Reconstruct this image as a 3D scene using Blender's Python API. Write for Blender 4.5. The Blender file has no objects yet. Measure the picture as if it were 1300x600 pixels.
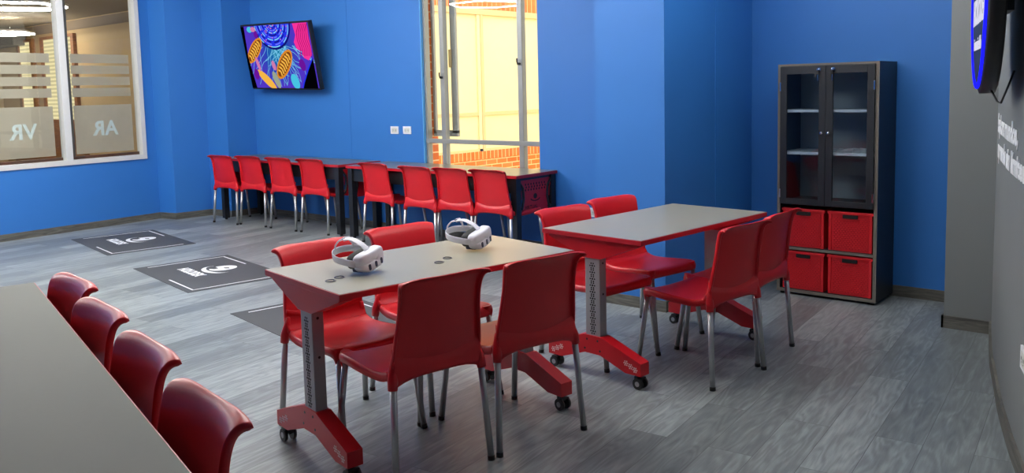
import bpy, bmesh, math, random
from mathutils import Vector, Matrix, Euler
random.seed(7)
PI = math.pi
sc = bpy.context.scene
COL = sc.collection

# ------------------------------------------------------------------ camera
YAW, PITCH, ROLL = 0.70427, 0.09756, -0.02320
FPX, PY, CZ = 1096.78, 220.21, 1.489
fwd = Vector((-math.sin(YAW)*math.cos(PITCH), math.cos(YAW)*math.cos(PITCH), -math.sin(PITCH)))
rgt = Vector((math.cos(YAW), math.sin(YAW), 0))
upv = rgt.cross(fwd)
r2 = rgt*math.cos(ROLL) + upv*math.sin(ROLL)
u2 = -rgt*math.sin(ROLL) + upv*math.cos(ROLL)
cd = bpy.data.cameras.new('camera'); cam = bpy.data.objects.new('camera', cd); COL.objects.link(cam)
M = Matrix((r2, u2, -fwd)).transposed().to_4x4(); M.translation = Vector((0, 0, CZ)); cam.matrix_world = M
cd.sensor_width = 36; cd.sensor_fit = 'HORIZONTAL'; cd.lens = FPX*36/1300
cd.shift_y = -(300-PY)/1300
cd.clip_start = .05; cd.clip_end = 200
sc.camera = cam

# ------------------------------------------------------------------ world, lamps' area light, exposure
w = bpy.data.worlds.new('world'); sc.world = w; w.use_nodes = True
bgn = w.node_tree.nodes['Background']
bgn.inputs[0].default_value = (1.0, .95, .84, 1); bgn.inputs[1].default_value = 2.8

LAMPZ = 2.72
LAMPS = [(-8.5, 3.0, 135), (-6.6, 4.0, 85), (-6.4, 2.2, 75), (-4.6, 3.6, 62), (-1.75, 4.6, 48), (-8.3, .6, 120), (-3.3, 2.75, 100)]   # x, y, watts
VRLAMPS = [(-12.75, 4.75, 110), (-18.0, 6.35, 130), (-15.3, 3.6, 110)]
sc.view_settings.view_transform = 'Standard'
sc.view_settings.look = 'None'
sc.view_settings.exposure = 0.08
sc.view_settings.gamma = 1.0
sc.view_settings.use_curve_mapping = False
sc.cycles.use_denoising = True
sc.cycles.max_bounces = 8
sc.cycles.transparent_max_bounces = 16

# ------------------------------------------------------------------ materials
def s2l(c):
    return c/12.92 if c <= .04045 else ((c+.055)/1.055)**2.4
def rgb(r, g, b):
    return (s2l(r/255), s2l(g/255), s2l(b/255), 1)
def mat(name, col, rough=.5, metal=0., spec=.5, var=.05, scale=30, bump=0., coat=0.):
    m = bpy.data.materials.new(name); m.use_nodes = True
    nt = m.node_tree; b = nt.nodes['Principled BSDF']
    b.inputs['Roughness'].default_value = rough; b.inputs['Metallic'].default_value = metal
    b.inputs['Specular IOR Level'].default_value = spec
    b.inputs['Coat Weight'].default_value = coat
    tc = nt.nodes.new('ShaderNodeTexCoord'); no = nt.nodes.new('ShaderNodeTexNoise')
    no.inputs['Scale'].default_value = scale; no.inputs['Detail'].default_value = 4
    nt.links.new(tc.outputs['Object'], no.inputs['Vector'])
    mx = nt.nodes.new('ShaderNodeMix'); mx.data_type = 'RGBA'
    mx.inputs[6].default_value = tuple(c*(1-var) for c in col[:3])+(1,)
    mx.inputs[7].default_value = tuple(min(1, c*(1+var)) for c in col[:3])+(1,)
    nt.links.new(no.outputs['Fac'], mx.inputs[0]); nt.links.new(mx.outputs[2], b.inputs['Base Color'])
    if bump:
        bp = nt.nodes.new('ShaderNodeBump'); bp.inputs['Strength'].default_value = bump; bp.inputs['Distance'].default_value = .002
        nt.links.new(no.outputs['Fac'], bp.inputs['Height']); nt.links.new(bp.outputs[0], b.inputs['Normal'])
    return m
def emit(name, col, strength=1.):
    m = bpy.data.materials.new(name); m.use_nodes = True
    nt = m.node_tree; nt.nodes.remove(nt.nodes['Principled BSDF'])
    e = nt.nodes.new('ShaderNodeEmission'); e.inputs[0].default_value = col; e.inputs[1].default_value = strength
    nt.links.new(e.outputs[0], nt.nodes['Material Output'].inputs[0]); return m
def glass(name, tint=(1, 1, 1, 1), ior=1.45, rough=0.):
    m = bpy.data.materials.new(name); m.use_nodes = True
    nt = m.node_tree; nt.nodes.remove(nt.nodes['Principled BSDF'])
    t = nt.nodes.new('ShaderNodeBsdfTransparent'); t.inputs[0].default_value = tint
    g = nt.nodes.new('ShaderNodeBsdfGlossy'); g.inputs['Roughness'].default_value = rough
    f = nt.nodes.new('ShaderNodeFresnel'); f.inputs[0].default_value = ior
    x = nt.nodes.new('ShaderNodeMixShader')
    ge = nt.nodes.new('ShaderNodeNewGeometry'); sb = nt.nodes.new('ShaderNodeMath'); sb.operation = 'SUBTRACT'; sb.inputs[0].default_value = 1; nt.links.new(ge.outputs['Backfacing'], sb.inputs[1])
    ml = nt.nodes.new('ShaderNodeMath'); ml.operation = 'MULTIPLY'; nt.links.new(f.outputs[0], ml.inputs[0]); nt.links.new(sb.outputs[0], ml.inputs[1])   # reflect off the outer face only
    nt.links.new(ml.outputs[0], x.inputs[0]); nt.links.new(t.outputs[0], x.inputs[1]); nt.links.new(g.outputs[0], x.inputs[2])
    nt.links.new(x.outputs[0], nt.nodes['Material Output'].inputs[0]); return m
def film(name, col, alpha, trans=.5):
    m = bpy.data.materials.new(name); m.use_nodes = True
    nt = m.node_tree; L = nt.links; nt.nodes.remove(nt.nodes['Principled BSDF'])
    d = nt.nodes.new('ShaderNodeBsdfDiffuse'); d.inputs[0].default_value = col
    tl = nt.nodes.new('ShaderNodeBsdfTranslucent'); tl.inputs[0].default_value = col
    tr = nt.nodes.new('ShaderNodeBsdfTransparent')
    m1 = nt.nodes.new('ShaderNodeMixShader'); m1.inputs[0].default_value = trans; L.new(d.outputs[0], m1.inputs[1]); L.new(tl.outputs[0], m1.inputs[2])
    no = nt.nodes.new('ShaderNodeTexNoise'); no.inputs['Scale'].default_value = 9
    mr = nt.nodes.new('ShaderNodeMapRange'); mr.inputs[3].default_value = alpha-.05; mr.inputs[4].default_value = min(1, alpha+.05)
    L.new(no.outputs['Fac'], mr.inputs[0])
    m2 = nt.nodes.new('ShaderNodeMixShader'); L.new(mr.outputs[0], m2.inputs[0]); L.new(tr.outputs[0], m2.inputs[1]); L.new(m1.outputs[0], m2.inputs[2])
    L.new(m2.outputs[0], nt.nodes['Material Output'].inputs[0]); return m

def floor_mat():
    m = bpy.data.materials.new('grey_oak_planks'); m.use_nodes = True
    nt = m.node_tree; L = nt.links; b = nt.nodes['Principled BSDF']
    tc = nt.nodes.new('ShaderNodeTexCoord')
    mp = nt.nodes.new('ShaderNodeMapping'); mp.inputs['Rotation'].default_value = (0, 0, math.radians(-96.0))
    L.new(tc.outputs['Object'], mp.inputs[0])
    br = nt.nodes.new('ShaderNodeTexBrick'); br.offset = .37; br.offset_frequency = 2; br.squash = 1
    br.inputs['Color1'].default_value = (0, 0, 0, 1); br.inputs['Color2'].default_value = (1, 1, 1, 1); br.inputs['Mortar'].default_value = (0, 0, 0, 1)
    br.inputs['Scale'].default_value = 1; br.inputs['Mortar Size'].default_value = .0012; br.inputs['Mortar Smooth'].default_value = 0
    br.inputs['Brick Width'].default_value = 1.25; br.inputs['Row Height'].default_value = .185; br.inputs['Bias'].default_value = 0
    L.new(mp.outputs[0], br.inputs['Vector'])
    # offset the grain per plank
    ad = nt.nodes.new('ShaderNodeVectorMath'); ad.operation = 'MULTIPLY_ADD'; ad.inputs[1].default_value = (7, 13, 3)
    L.new(br.outputs['Color'], ad.inputs[0]); L.new(mp.outputs[0], ad.inputs[2])
    sc1 = nt.nodes.new('ShaderNodeMapping'); sc1.inputs['Scale'].default_value = (1.1, 9, 1); L.new(ad.outputs[0], sc1.inputs[0])
    n1 = nt.nodes.new('ShaderNodeTexNoise'); n1.inputs['Scale'].default_value = 2.2; n1.inputs['Detail'].default_value = 6; n1.inputs['Distortion'].default_value = 1.2
    L.new(sc1.outputs[0], n1.inputs['Vector'])
    sc2 = nt.nodes.new('ShaderNodeMapping'); sc2.inputs['Scale'].default_value = (5, 85, 1); L.new(ad.outputs[0], sc2.inputs[0])
    n2 = nt.nodes.new('ShaderNodeTexNoise'); n2.inputs['Scale'].default_value = 1.5; n2.inputs['Detail'].default_value = 6; n2.inputs['Roughness'].default_value = .65; n2.inputs['Distortion'].default_value = .25
    L.new(sc2.outputs[0], n2.inputs['Vector'])
    sc3 = nt.nodes.new('ShaderNodeMapping'); sc3.inputs['Scale'].default_value = (1.0, 5.5, 1); L.new(ad.outputs[0], sc3.inputs[0])
    n3 = nt.nodes.new('ShaderNodeTexNoise'); n3.inputs['Scale'].default_value = 1.3; n3.inputs['Detail'].default_value = 2.5; L.new(sc3.outputs[0], n3.inputs['Vector'])
    mu = nt.nodes.new('ShaderNodeMath'); mu.operation = 'MULTIPLY'; mu.inputs[1].default_value = 75; L.new(n3.outputs['Fac'], mu.inputs[0])
    sn = nt.nodes.new('ShaderNodeMath'); sn.operation = 'SINE'; L.new(mu.outputs[0], sn.inputs[0])
    wv = nt.nodes.new('ShaderNodeMapRange'); wv.inputs[1].default_value = -1; L.new(sn.outputs[0], wv.inputs[0])     # contour lines of a soft noise: cathedral grain
    def mixf(a, bb, fac):
        x = nt.nodes.new('ShaderNodeMix'); x.inputs[0].default_value = fac; L.new(a, x.inputs[2]); L.new(bb, x.inputs[3]); return x.outputs[0]
    g = mixf(mixf(n1.outputs['Fac'], n2.outputs['Fac'], .34), wv.outputs[0], .12)
    sepc = nt.nodes.new('ShaderNodeSeparateColor'); L.new(br.outputs['Color'], sepc.inputs[0])
    t = mixf(g, sepc.outputs[0], .24)
    cr = nt.nodes.new('ShaderNodeValToRGB'); L.new(t, cr.inputs[0])
    e = cr.color_ramp.elements
    e[0].position = .22; e[0].color = rgb(80, 86, 89); e[1].position = .74; e[1].color = rgb(166, 174, 175)
    mid = cr.color_ramp.elements.new(.48); mid.color = rgb(120, 127, 129)
    mo = nt.nodes.new('ShaderNodeMix'); mo.data_type = 'RGBA'; mo.inputs[7].default_value = rgb(50, 52, 56)
    fm = nt.nodes.new('ShaderNodeMath'); fm.operation = 'MULTIPLY'; fm.inputs[1].default_value = .55; L.new(br.outputs['Fac'], fm.inputs[0])
    L.new(fm.outputs[0], mo.inputs[0]); L.new(cr.outputs[0], mo.inputs[6]); L.new(mo.outputs[2], b.inputs['Base Color'])
    mr = nt.nodes.new('ShaderNodeMapRange'); mr.inputs[3].default_value = .30; mr.inputs[4].default_value = .48; L.new(g, mr.inputs[0]); L.new(mr.outputs[0], b.inputs['Roughness'])
    bp = nt.nodes.new('ShaderNodeBump'); bp.inputs['Strength'].default_value = .05; bp.inputs['Distance'].default_value = .002; L.new(n2.outputs['Fac'], bp.inputs['Height']); L.new(bp.outputs[0], b.inputs['Normal'])
    return m
def wood_mat(name, c0, c1, axis=0):
    m = bpy.data.materials.new(name); m.use_nodes = True
    nt = m.node_tree; L = nt.links; b = nt.nodes['Principled BSDF']; b.inputs['Roughness'].default_value = .5
    tc = nt.nodes.new('ShaderNodeTexCoord'); mp = nt.nodes.new('ShaderNodeMapping')
    mp.inputs['Scale'].default_value = (2.5, 2.5, 26); L.new(tc.outputs['Object'], mp.inputs[0])
    n = nt.nodes.new('ShaderNodeTexNoise'); n.inputs['Scale'].default_value = 1.5; n.inputs['Detail'].default_value = 6; n.inputs['Distortion'].default_value = 1.5
    L.new(mp.outputs[0], n.inputs['Vector'])
    cr = nt.nodes.new('ShaderNodeValToRGB'); L.new(n.outputs['Fac'], cr.inputs[0])
    cr.color_ramp.elements[0].position = .3; cr.color_ramp.elements[0].color = c0; cr.color_ramp.elements[1].position = .7; cr.color_ramp.elements[1].color = c1
    L.new(cr.outputs[0], b.inputs['Base Color']); return m
def brick_mat(name, swap=False, bw=.26, rh=.085):
    m = bpy.data.materials.new(name); m.use_nodes = True
    nt = m.node_tree; L = nt.links; b = nt.nodes['Principled BSDF']; b.inputs['Roughness'].default_value = .9
    tc = nt.nodes.new('ShaderNodeTexCoord'); sp = nt.nodes.new('ShaderNodeSeparateXYZ'); cb = nt.nodes.new('ShaderNodeCombineXYZ')
    L.new(tc.outputs['Object'], sp.inputs[0])
    ad = nt.nodes.new('ShaderNodeMath'); ad.operation = 'ADD'; L.new(sp.outputs[0], ad.inputs[0]); L.new(sp.outputs[1], ad.inputs[1])
    L.new(ad.outputs[0], cb.inputs[1 if swap else 0]); L.new(sp.outputs[2], cb.inputs[0 if swap else 1])
    br = nt.nodes.new('ShaderNodeTexBrick'); L.new(cb.outputs[0], br.inputs['Vector'])
    br.inputs['Color1'].default_value = rgb(236, 128, 62); br.inputs['Color2'].default_value = rgb(222, 106, 44); br.inputs['Mortar'].default_value = rgb(250, 205, 150)
    br.offset = 0 if swap else .5
    br.inputs['Scale'].default_value = 1; br.inputs['Brick Width'].default_value = bw; br.inputs['Row Height'].default_value = rh; br.inputs['Mortar Size'].default_value = .007
    L.new(br.outputs['Color'], b.inputs['Base Color']); return m

BLUE = mat('blue_wall_paint', rgb(44, 114, 192), .55, var=.02, scale=6)
GREY = mat('grey_wall_paint', rgb(116, 120, 120), .6, var=.02, scale=6)
WHITEC = mat('ceiling_white', rgb(225, 225, 220), .8)
BEIGE = mat('beige_paint', rgb(176, 152, 112), .8, scale=4)
CREAM = mat('cream_render', rgb(246, 232, 182), .9, var=.04, scale=5)
CREAM2 = mat('cream_rail', rgb(226, 200, 150), .9)
FLOOR = floor_mat()
BASEB = wood_mat('grey_baseboard_wood', rgb(66, 66, 62), rgb(110, 108, 100))
WOOD = wood_mat('brown_timber', rgb(110, 72, 42), rgb(150, 102, 62))
BRICK = brick_mat('orange_brick'); SOLDIER = brick_mat('orange_soldier_brick', True, 3.4, .115)
ALU = mat('window_aluminium', rgb(150, 152, 150), .45, .3, scale=12)
WFRAME = mat('white_window_frame', rgb(214, 214, 212), .45)
GLASS = glass('window_glass', (.97, .98, .97, 1))
FROST = film('frosted_film', rgb(205, 198, 182), .88)
LETTER = mat('pale_lettering', rgb(196, 208, 206), .6)
RED = mat('red_plastic', rgb(206, 24, 36), .36, var=.04, scale=60, spec=.45)
REDM = mat('red_painted_steel', rgb(186, 16, 30), .35, var=.03, spec=.5)
REDE = mat('red_edge_band', rgb(176, 20, 36), .4)
LEG = mat('brushed_aluminium', rgb(186, 188, 190), .34, .85, scale=80)
POST = mat('silver_grey_steel', rgb(150, 152, 156), .45, .35)
BLACK = mat('black_plastic', rgb(20, 20, 22), .45)
BLKS = mat('black_steel', rgb(22, 24, 28), .4)
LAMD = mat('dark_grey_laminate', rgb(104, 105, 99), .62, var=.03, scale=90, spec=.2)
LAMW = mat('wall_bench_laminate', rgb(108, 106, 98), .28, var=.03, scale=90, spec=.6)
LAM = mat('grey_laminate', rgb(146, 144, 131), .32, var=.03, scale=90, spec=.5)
HOLE = mat('dark_cutout', rgb(14, 14, 18), .8)
DECAL = mat('pale_decal', rgb(225, 205, 205), .5)
CHROME = mat('chrome', rgb(220, 220, 224), .12, 1.)
WHITE = mat('white_plastic', rgb(234, 234, 240), .35)
HEAD = mat('headset_white', rgb(232, 232, 244), .35)
NAVY = mat('dark_navy_plastic', rgb(44, 48, 84), .3)
FOAM = mat('dark_grey_foam', rgb(50, 50, 52), .8)
CABB = mat('cabinet_black_board', rgb(30, 34, 40), .42)
CABE = mat('cabinet_grey_edge', rgb(112, 106, 98), .5)
CABI = mat('cabinet_interior_board', rgb(176, 182, 186), .55)
BASK = mat('red_woven_plastic', rgb(206, 26, 36), .42, var=.06)
MATD = mat('charcoal_vinyl', rgb(64, 66, 69), .6, var=.06, scale=14)
MATW = mat('white_print', rgb(236, 238, 240), .55)
PLASTIC = film('clear_plastic_bag', rgb(220, 225, 230), .45)
def led(watts, r, col):
    a = 6*r*2*PI*TUBE; return emit('led_tube', col, watts/(PI*a))
TUBE = .009
NEON = emit('blue_neon', rgb(20, 20, 255), 2.2)

# ------------------------------------------------------------------ mesh helpers
class MB:
    def __init__(s):
        s.bm = bmesh.new(); s.mats = []
    def mi(s, m):
        if m not in s.mats: s.mats.append(m)
        return s.mats.index(m)
    def _fin(s, faces, m, smooth=False):
        i = s.mi(m)
        for f in faces: f.material_index = i; f.smooth = smooth
        return s
    def verts_faces(s, vs, fs, m, smooth=False):
        v = [s.bm.verts.new(p) for p in vs]; out = []
        for f in fs:
            try: out.append(s.bm.faces.new([v[i] for i in f]))
            except ValueError: pass
        return s._fin(out, m, smooth)
    def box(s, a, b, m, bevel=0., M=None):
        x0, x1 = sorted((a[0], b[0])); y0, y1 = sorted((a[1], b[1])); z0, z1 = sorted((a[2], b[2]))
        vs = [Vector(p) for p in ((x0,y0,z0),(x1,y0,z0),(x1,y1,z0),(x0,y1,z0),(x0,y0,z1),(x1,y0,z1),(x1,y1,z1),(x0,y1,z1))]
        if M is not None: vs = [M @ v for v in vs]
        v = [s.bm.verts.new(p) for p in vs]
        fs = [s.bm.faces.new([v[i] for i in f]) for f in ((0,3,2,1),(4,5,6,7),(0,1,5,4),(1,2,6,5),(2,3,7,6),(3,0,4,7))]
        if M is not None and M.determinant() < 0:
            for f in fs: f.normal_flip()
        if bevel > 0:
            es = list({e for f in fs for e in f.edges})
            r = bmesh.ops.bevel(s.bm, geom=es, offset=bevel, segments=2, affect='EDGES', profile=.7)
            fs = list({f for vv in r['verts'] for f in vv.link_faces} | {f for f in fs if f.is_valid})
        return s._fin(fs, m)
    def tube(s, pts, rad, m, n=12, closed=False, caps=True, smooth=True, flat=None):
        pts = [Vector(p) for p in pts]; N = len(pts)
        rads = rad if isinstance(rad, (list, tuple)) else [rad]*N
        rings = []; prev = None
        for i, p in enumerate(pts):
            a = pts[(i-1) % N] if (closed or i > 0) else p
            b = pts[(i+1) % N] if (closed or i < N-1) else p
            t = (b-a).normalized()
            if prev is None:
                h = Vector((0, 0, 1)) if abs(t.z) < .9 else Vector((1, 0, 0))
                u = t.cross(h).normalized()
            else:
                u = (prev - t*prev.dot(t)).normalized()
            prev = u; v = t.cross(u)
            ku, kv = flat if flat else (1, 1)
            rings.append([s.bm.verts.new(p + u*math.cos(2*PI*k/n)*rads[i]*ku + v*math.sin(2*PI*k/n)*rads[i]*kv) for k in range(n)])
        fs = []
        for i in range(N if closed else N-1):
            A, B = rings[i], rings[(i+1) % N]
            for k in range(n): fs.append(s.bm.faces.new([A[k], A[(k+1) % n], B[(k+1) % n], B[k]]))
        s._fin(fs, m, smooth)
        if caps and not closed:
            s._fin([s.bm.faces.new(rings[0][::-1]), s.bm.faces.new(rings[-1])], m)
        return s
    def cyl(s, a, b, r, m, n=16, r1=None):
        return s.tube([a, b], [r, r if r1 is None else r1], m, n)
    def prism(s, poly, fn, t0, t1, m, smooth=False):
        """poly: 2D outline; fn(u,v,t)->3D"""
        n = len(poly)
        A = [s.bm.verts.new(fn(u, v, t0)) for u, v in poly]; B = [s.bm.verts.new(fn(u, v, t1)) for u, v in poly]
        fs = [s.bm.faces.new(A[::-1]), s.bm.faces.new(B)]
        side = [s.bm.faces.new([A[i], A[(i+1) % n], B[(i+1) % n], B[i]]) for i in range(n)]
        s._fin(fs, m); s._fin(side, m, smooth); return s
    def lathe(s, prof, m, n=24, M=None, smooth=True):
        rings = []
        for r, z in prof:
            rings.append([s.bm.verts.new((M or Matrix()) @ Vector((r*math.cos(2*PI*k/n), r*math.sin(2*PI*k/n), z))) for k in range(n)])
        fs = []
        for A, B in zip(rings, rings[1:]):
            for k in range(n): fs.append(s.bm.faces.new([A[k], A[(k+1) % n], B[(k+1) % n], B[k]]))
        s._fin(fs, m, smooth)
        s._fin([s.bm.faces.new(rings[0][::-1]), s.bm.faces.new(rings[-1])], m)
        return s
    def grid(s, rows, m, thick=0., smooth=True):
        V = [[s.bm.verts.new(p) for p in r] for r in rows]; fs = []
        for A, B in zip(V, V[1:]):
            for i in range(len(A)-1): fs.append(s.bm.faces.new([A[i], A[i+1], B[i+1], B[i]]))
        s._fin(fs, m, smooth)
        if thick:
            bmesh.ops.recalc_face_normals(s.bm, faces=fs)
            r = bmesh.ops.solidify(s.bm, geom=fs, thickness=thick)
            s._fin([g for g in r['geom'] if isinstance(g, bmesh.types.BMFace)], m, smooth)
        return s
    def text(s, body, size, fn, m, depth=.001, bold=0., align='LEFT', spacing=1.):
        c = bpy.data.curves.new('t', 'FONT'); c.body = body; c.size = size; c.extrude = depth; c.offset = bold; c.align_x = align; c.space_character = spacing
        c.resolution_u = 3
        o = bpy.data.objects.new('t', c); me = bpy.data.meshes.new_from_object(o)
        vs = [fn(v.co.x, v.co.y, v.co.z) for v in me.vertices]; fs = [tuple(p.vertices) for p in me.polygons]
        s.verts_faces(vs, fs, m)
        bpy.data.objects.remove(o); bpy.data.curves.remove(c); bpy.data.meshes.remove(me)
        return s
    def build(s, name, parent=None, recalc=True):
        if recalc: bmesh.ops.recalc_face_normals(s.bm, faces=s.bm.faces[:])
        me = bpy.data.meshes.new(name); s.bm.to_mesh(me); s.bm.free()
        for m in s.mats: me.materials.append(m)
        o = bpy.data.objects.new(name, me); COL.objects.link(o)
        if parent: o.parent = parent
        return o

def thing(name, label, cat, loc=(0, 0, 0), rz=0., group=None):
    o = bpy.data.objects.new(name, None); COL.objects.link(o); o.empty_display_size = .1
    o.location = loc; o.rotation_euler = (0, 0, rz)
    return tag(o, label, cat, group)
def tag(o, label, cat, group=None):
    o['label'] = label; o['category'] = cat
    if group: o['group'] = group
    return o
def struct(mb, name, parent=None):
    o = mb.build(name, parent)
    if parent is None: o['kind'] = 'structure'
    return o
def dup(root, loc, rz, label, group=None):
    r = root.copy(); COL.objects.link(r); r.location = loc; r.rotation_euler = (0, 0, rz); r['label'] = label
    if group: r['group'] = group
    def rec(o, p):
        for ch in list(o.children):
            c = ch.copy(); COL.objects.link(c); c.parent = p
            rec(ch, c)
    rec(root, r); return r
def smoothstep(a, b, x):
    t = max(0, min(1, (x-a)/(b-a))); return t*t*(3-2*t)

# ================================================================== SETTING
CEIL = 2.95
YB = 6.2                                     # back wall
LA = Vector((-10.0, 3.37)); LB = Vector((-10.18, 5.25)); LD = (LB-LA).normalized(); LN = Vector((LD.y, -LD.x))   # left wall line, LN points into the room
def lw(s, z, off=0.):
    p = LA + LD*s + LN*off
    return Vector((p.x, p.y, z))
P0 = LA + LD*1.897                           # inner corner at the first pillar
S0 = -7.2                                    # left wall start behind camera

struct(MB().box((-25, -8, -.06), (3.2, 7.62, 0), FLOOR), 'floor')
struct(MB().box((-10.4, -8, CEIL), (3.2, 6.45, CEIL+.08), WHITEC), 'ceiling')

# left wall with its window opening
W0, W1, WZ0, WZ1 = -1.25, 1.755, .755, 2.72
m = MB()
def lwbox(m, s0, s1, z0, z1, o0, o1, mt, bevel=0.):
    Mx = Matrix(((LD.x, LN.x, 0, LA.x), (LD.y, LN.y, 0, LA.y), (0, 0, 1, 0), (0, 0, 0, 1)))
    m.box((s0, o0, z0), (s1, o1, z1), mt, bevel, M=Mx); return m
lwbox(m, S0, W0, 0, CEIL, -.14, 0, BLUE); lwbox(m, W1, 1.92, 0, CEIL, -.14, 0, BLUE)
lwbox(m, W0, W1, 0, WZ0, -.14, 0, BLUE); lwbox(m, W0, W1, WZ1, CEIL, -.14, 0, BLUE)
struct(m, 'wall_left')
struct(lwbox(MB(), S0, 1.897, 0, .075, 0, .012, BASEB), 'baseboard_left')

# two stepped pillars in the left corner
m = MB()
fxy = lambda u, v, t: Vector((u, v, t))
m.prism([(P0.x-.05, P0.y-.02), (-9.917, 5.319), (-9.866, 5.79), (-9.866, 6.25), (-10.35, 6.25)], fxy, 0, CEIL, BLUE)
struct(m, 'wall_left_pillar')
struct(MB().prism([(-9.87, 5.773), (-9.482, 5.812), (-9.462, 6.25), (-9.87, 6.25)], fxy, 0, CEIL, BLUE), 'wall_left_corner')
m = MB()
for a, b in (((P0.x, P0.y), (-9.917, 5.319)), ((-9.917, 5.319), (-9.866, 5.773)), ((-9.866, 5.773), (-9.482, 5.812)), ((-9.482, 5.812), (-9.464, 6.2))):
    a = Vector(a); b = Vector(b); d = (b-a).normalized(); n = Vector((d.y, -d.x))*.012
    m.prism([tuple(a-d*.0), tuple(b+d*.01), tuple(b+d*.01+n), tuple(a+n)], fxy, 0, .075, BASEB)
struct(m, 'baseboard_corner')

# back wall with window opening
BX0, BX1, BZ0 = -6.445, -4.925, .70
m = MB()
m.box((-10.4, YB, 0), (BX0, YB+.2, CEIL), BLUE); m.box((BX1, YB, 0), (.2, YB+.2, CEIL), BLUE)
m.box((BX0, YB, 0), (BX1, YB+.2, BZ0), BLUE); m.box((BX0, YB, 2.75), (BX1, YB+.2, CEIL), BLUE)
struct(m, 'wall_back')
struct(MB().box((-7.621, YB-.0025, .075), (-7.609, YB, CEIL), BLUE), 'trim_1')
struct(MB().box((-9.46, YB-.012, 0), (-3.4, YB, .075), BASEB), 'baseboard_back')
struct(MB().box((-2.86, YB-.012, 0), (-1.0, YB, .075), BASEB), 'baseboard_back_right')
# column
struct(MB().box((-3.397, 4.903, 0), (-2.862, YB, CEIL), BLUE), 'wall_column')
struct(MB().box((-2.862, 5.604, .075), (-2.8585, 5.616, CEIL), BLUE), 'trim_2')
m = MB(); m.box((-3.409, 4.891, 0), (-2.85, 4.903, .075), BASEB); m.box((-2.862, 4.9, 0), (-2.85, YB, .075), BASEB)
struct(m, 'baseboard_column')
# grey pillar and curved grey wall at right
struct(MB().box((-1.33, 5.554, 0), (-.95, YB, CEIL), GREY), 'wall_right_pillar')
m = MB(); m.box((-1.342, 5.542, 0), (-1.06, 5.554, .075), BASEB); m.box((-1.342, 5.542, 0), (-1.33, YB, .075), BASEB)
struct(m, 'baseboard_right_pillar')
RW = [(-1.16, 5.99), (-1.074, 5.55), (-.954, 4.972), (-.863, 4.604), (-.777, 4.258), (-.682, 3.916), (-.60, 3.644), (-.44, 3.17), (-.10, 2.30), (.38, 1.25), (.95, .1), (2.0, -1.9), (3.1, -4.0)]
def catmull(P, k=6):
    out = []
    for i in range(len(P)-1):
        a = Vector(P[max(i-1, 0)]); b = Vector(P[i]); c = Vector(P[i+1]); d = Vector(P[min(i+2, len(P)-1)])
        for j in range(k):
            t = j/k
            out.append(.5*((2*b)+(-a+c)*t+(2*a-5*b+4*c-d)*t*t+(-a+3*b-3*c+d)*t**3))
    out.append(Vector(P[-1])); return out
RC = catmull(RW)
RL = [0.]
for a, b in zip(RC, RC[1:]): RL.append(RL[-1]+(b-a).length)
def rw(arc, z, off=0.):
    i = 0
    while i < len(RL)-2 and RL[i+1] < arc: i += 1
    t = (arc-RL[i])/(RL[i+1]-RL[i]); p = RC[i].lerp(RC[i+1], t)
    def nn(k):
        d = RC[min(k+1, len(RC)-1)]-RC[max(k-1, 0)]; d.normalize(); return Vector((d.y, -d.x))
    n = nn(i).lerp(nn(i+1), t); n.normalize()
    if n.x > 0: n = -n
    q = p+n*off
    return Vector((q.x, q.y, z))
def rw_arc_at_y(y):
    for i in range(len(RC)-1):
        if RC[i].y >= y >= RC[i+1].y:
            return RL[i]+(RL[i+1]-RL[i])*(RC[i].y-y)/(RC[i].y-RC[i+1].y)
m = MB()
N = len(RC)
fr = [rw(RL[i]+1e-6, 0) for i in range(N)]; bk = [rw(RL[i]+1e-6, 0, -.15) for i in range(N)]
m.grid([[Vector((p.x, p.y, z)) for p in fr] for z in (0, CEIL)], GREY)
m.grid([[Vector((p.x, p.y, z)) for p in bk] for z in (0, CEIL)], GREY)
m.grid([[Vector((p.x, p.y, CEIL)) for p in fr], [Vector((p.x, p.y, CEIL)) for p in bk]], GREY)
struct(m, 'wall_right')
m = MB()
i0 = next(i for i in range(N) if RC[i].y < 5.56)
fo = [rw(RL[i]+1e-6, 0, .012) for i in range(i0, N)]; fi = fr[i0:]
m.grid([[Vector((p.x, p.y, z)) for p in fo] for z in (0, .08)], BASEB)
m.grid([[Vector((p.x, p.y, .08)) for p in fo], [Vector((p.x, p.y, .08)) for p in fi]], BASEB)
struct(m, 'baseboard_right')
# walls behind the camera
struct(MB().box((-10.6, -4.2, 0), (3.3, -4.05, CEIL), BLUE), 'wall_front')

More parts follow.
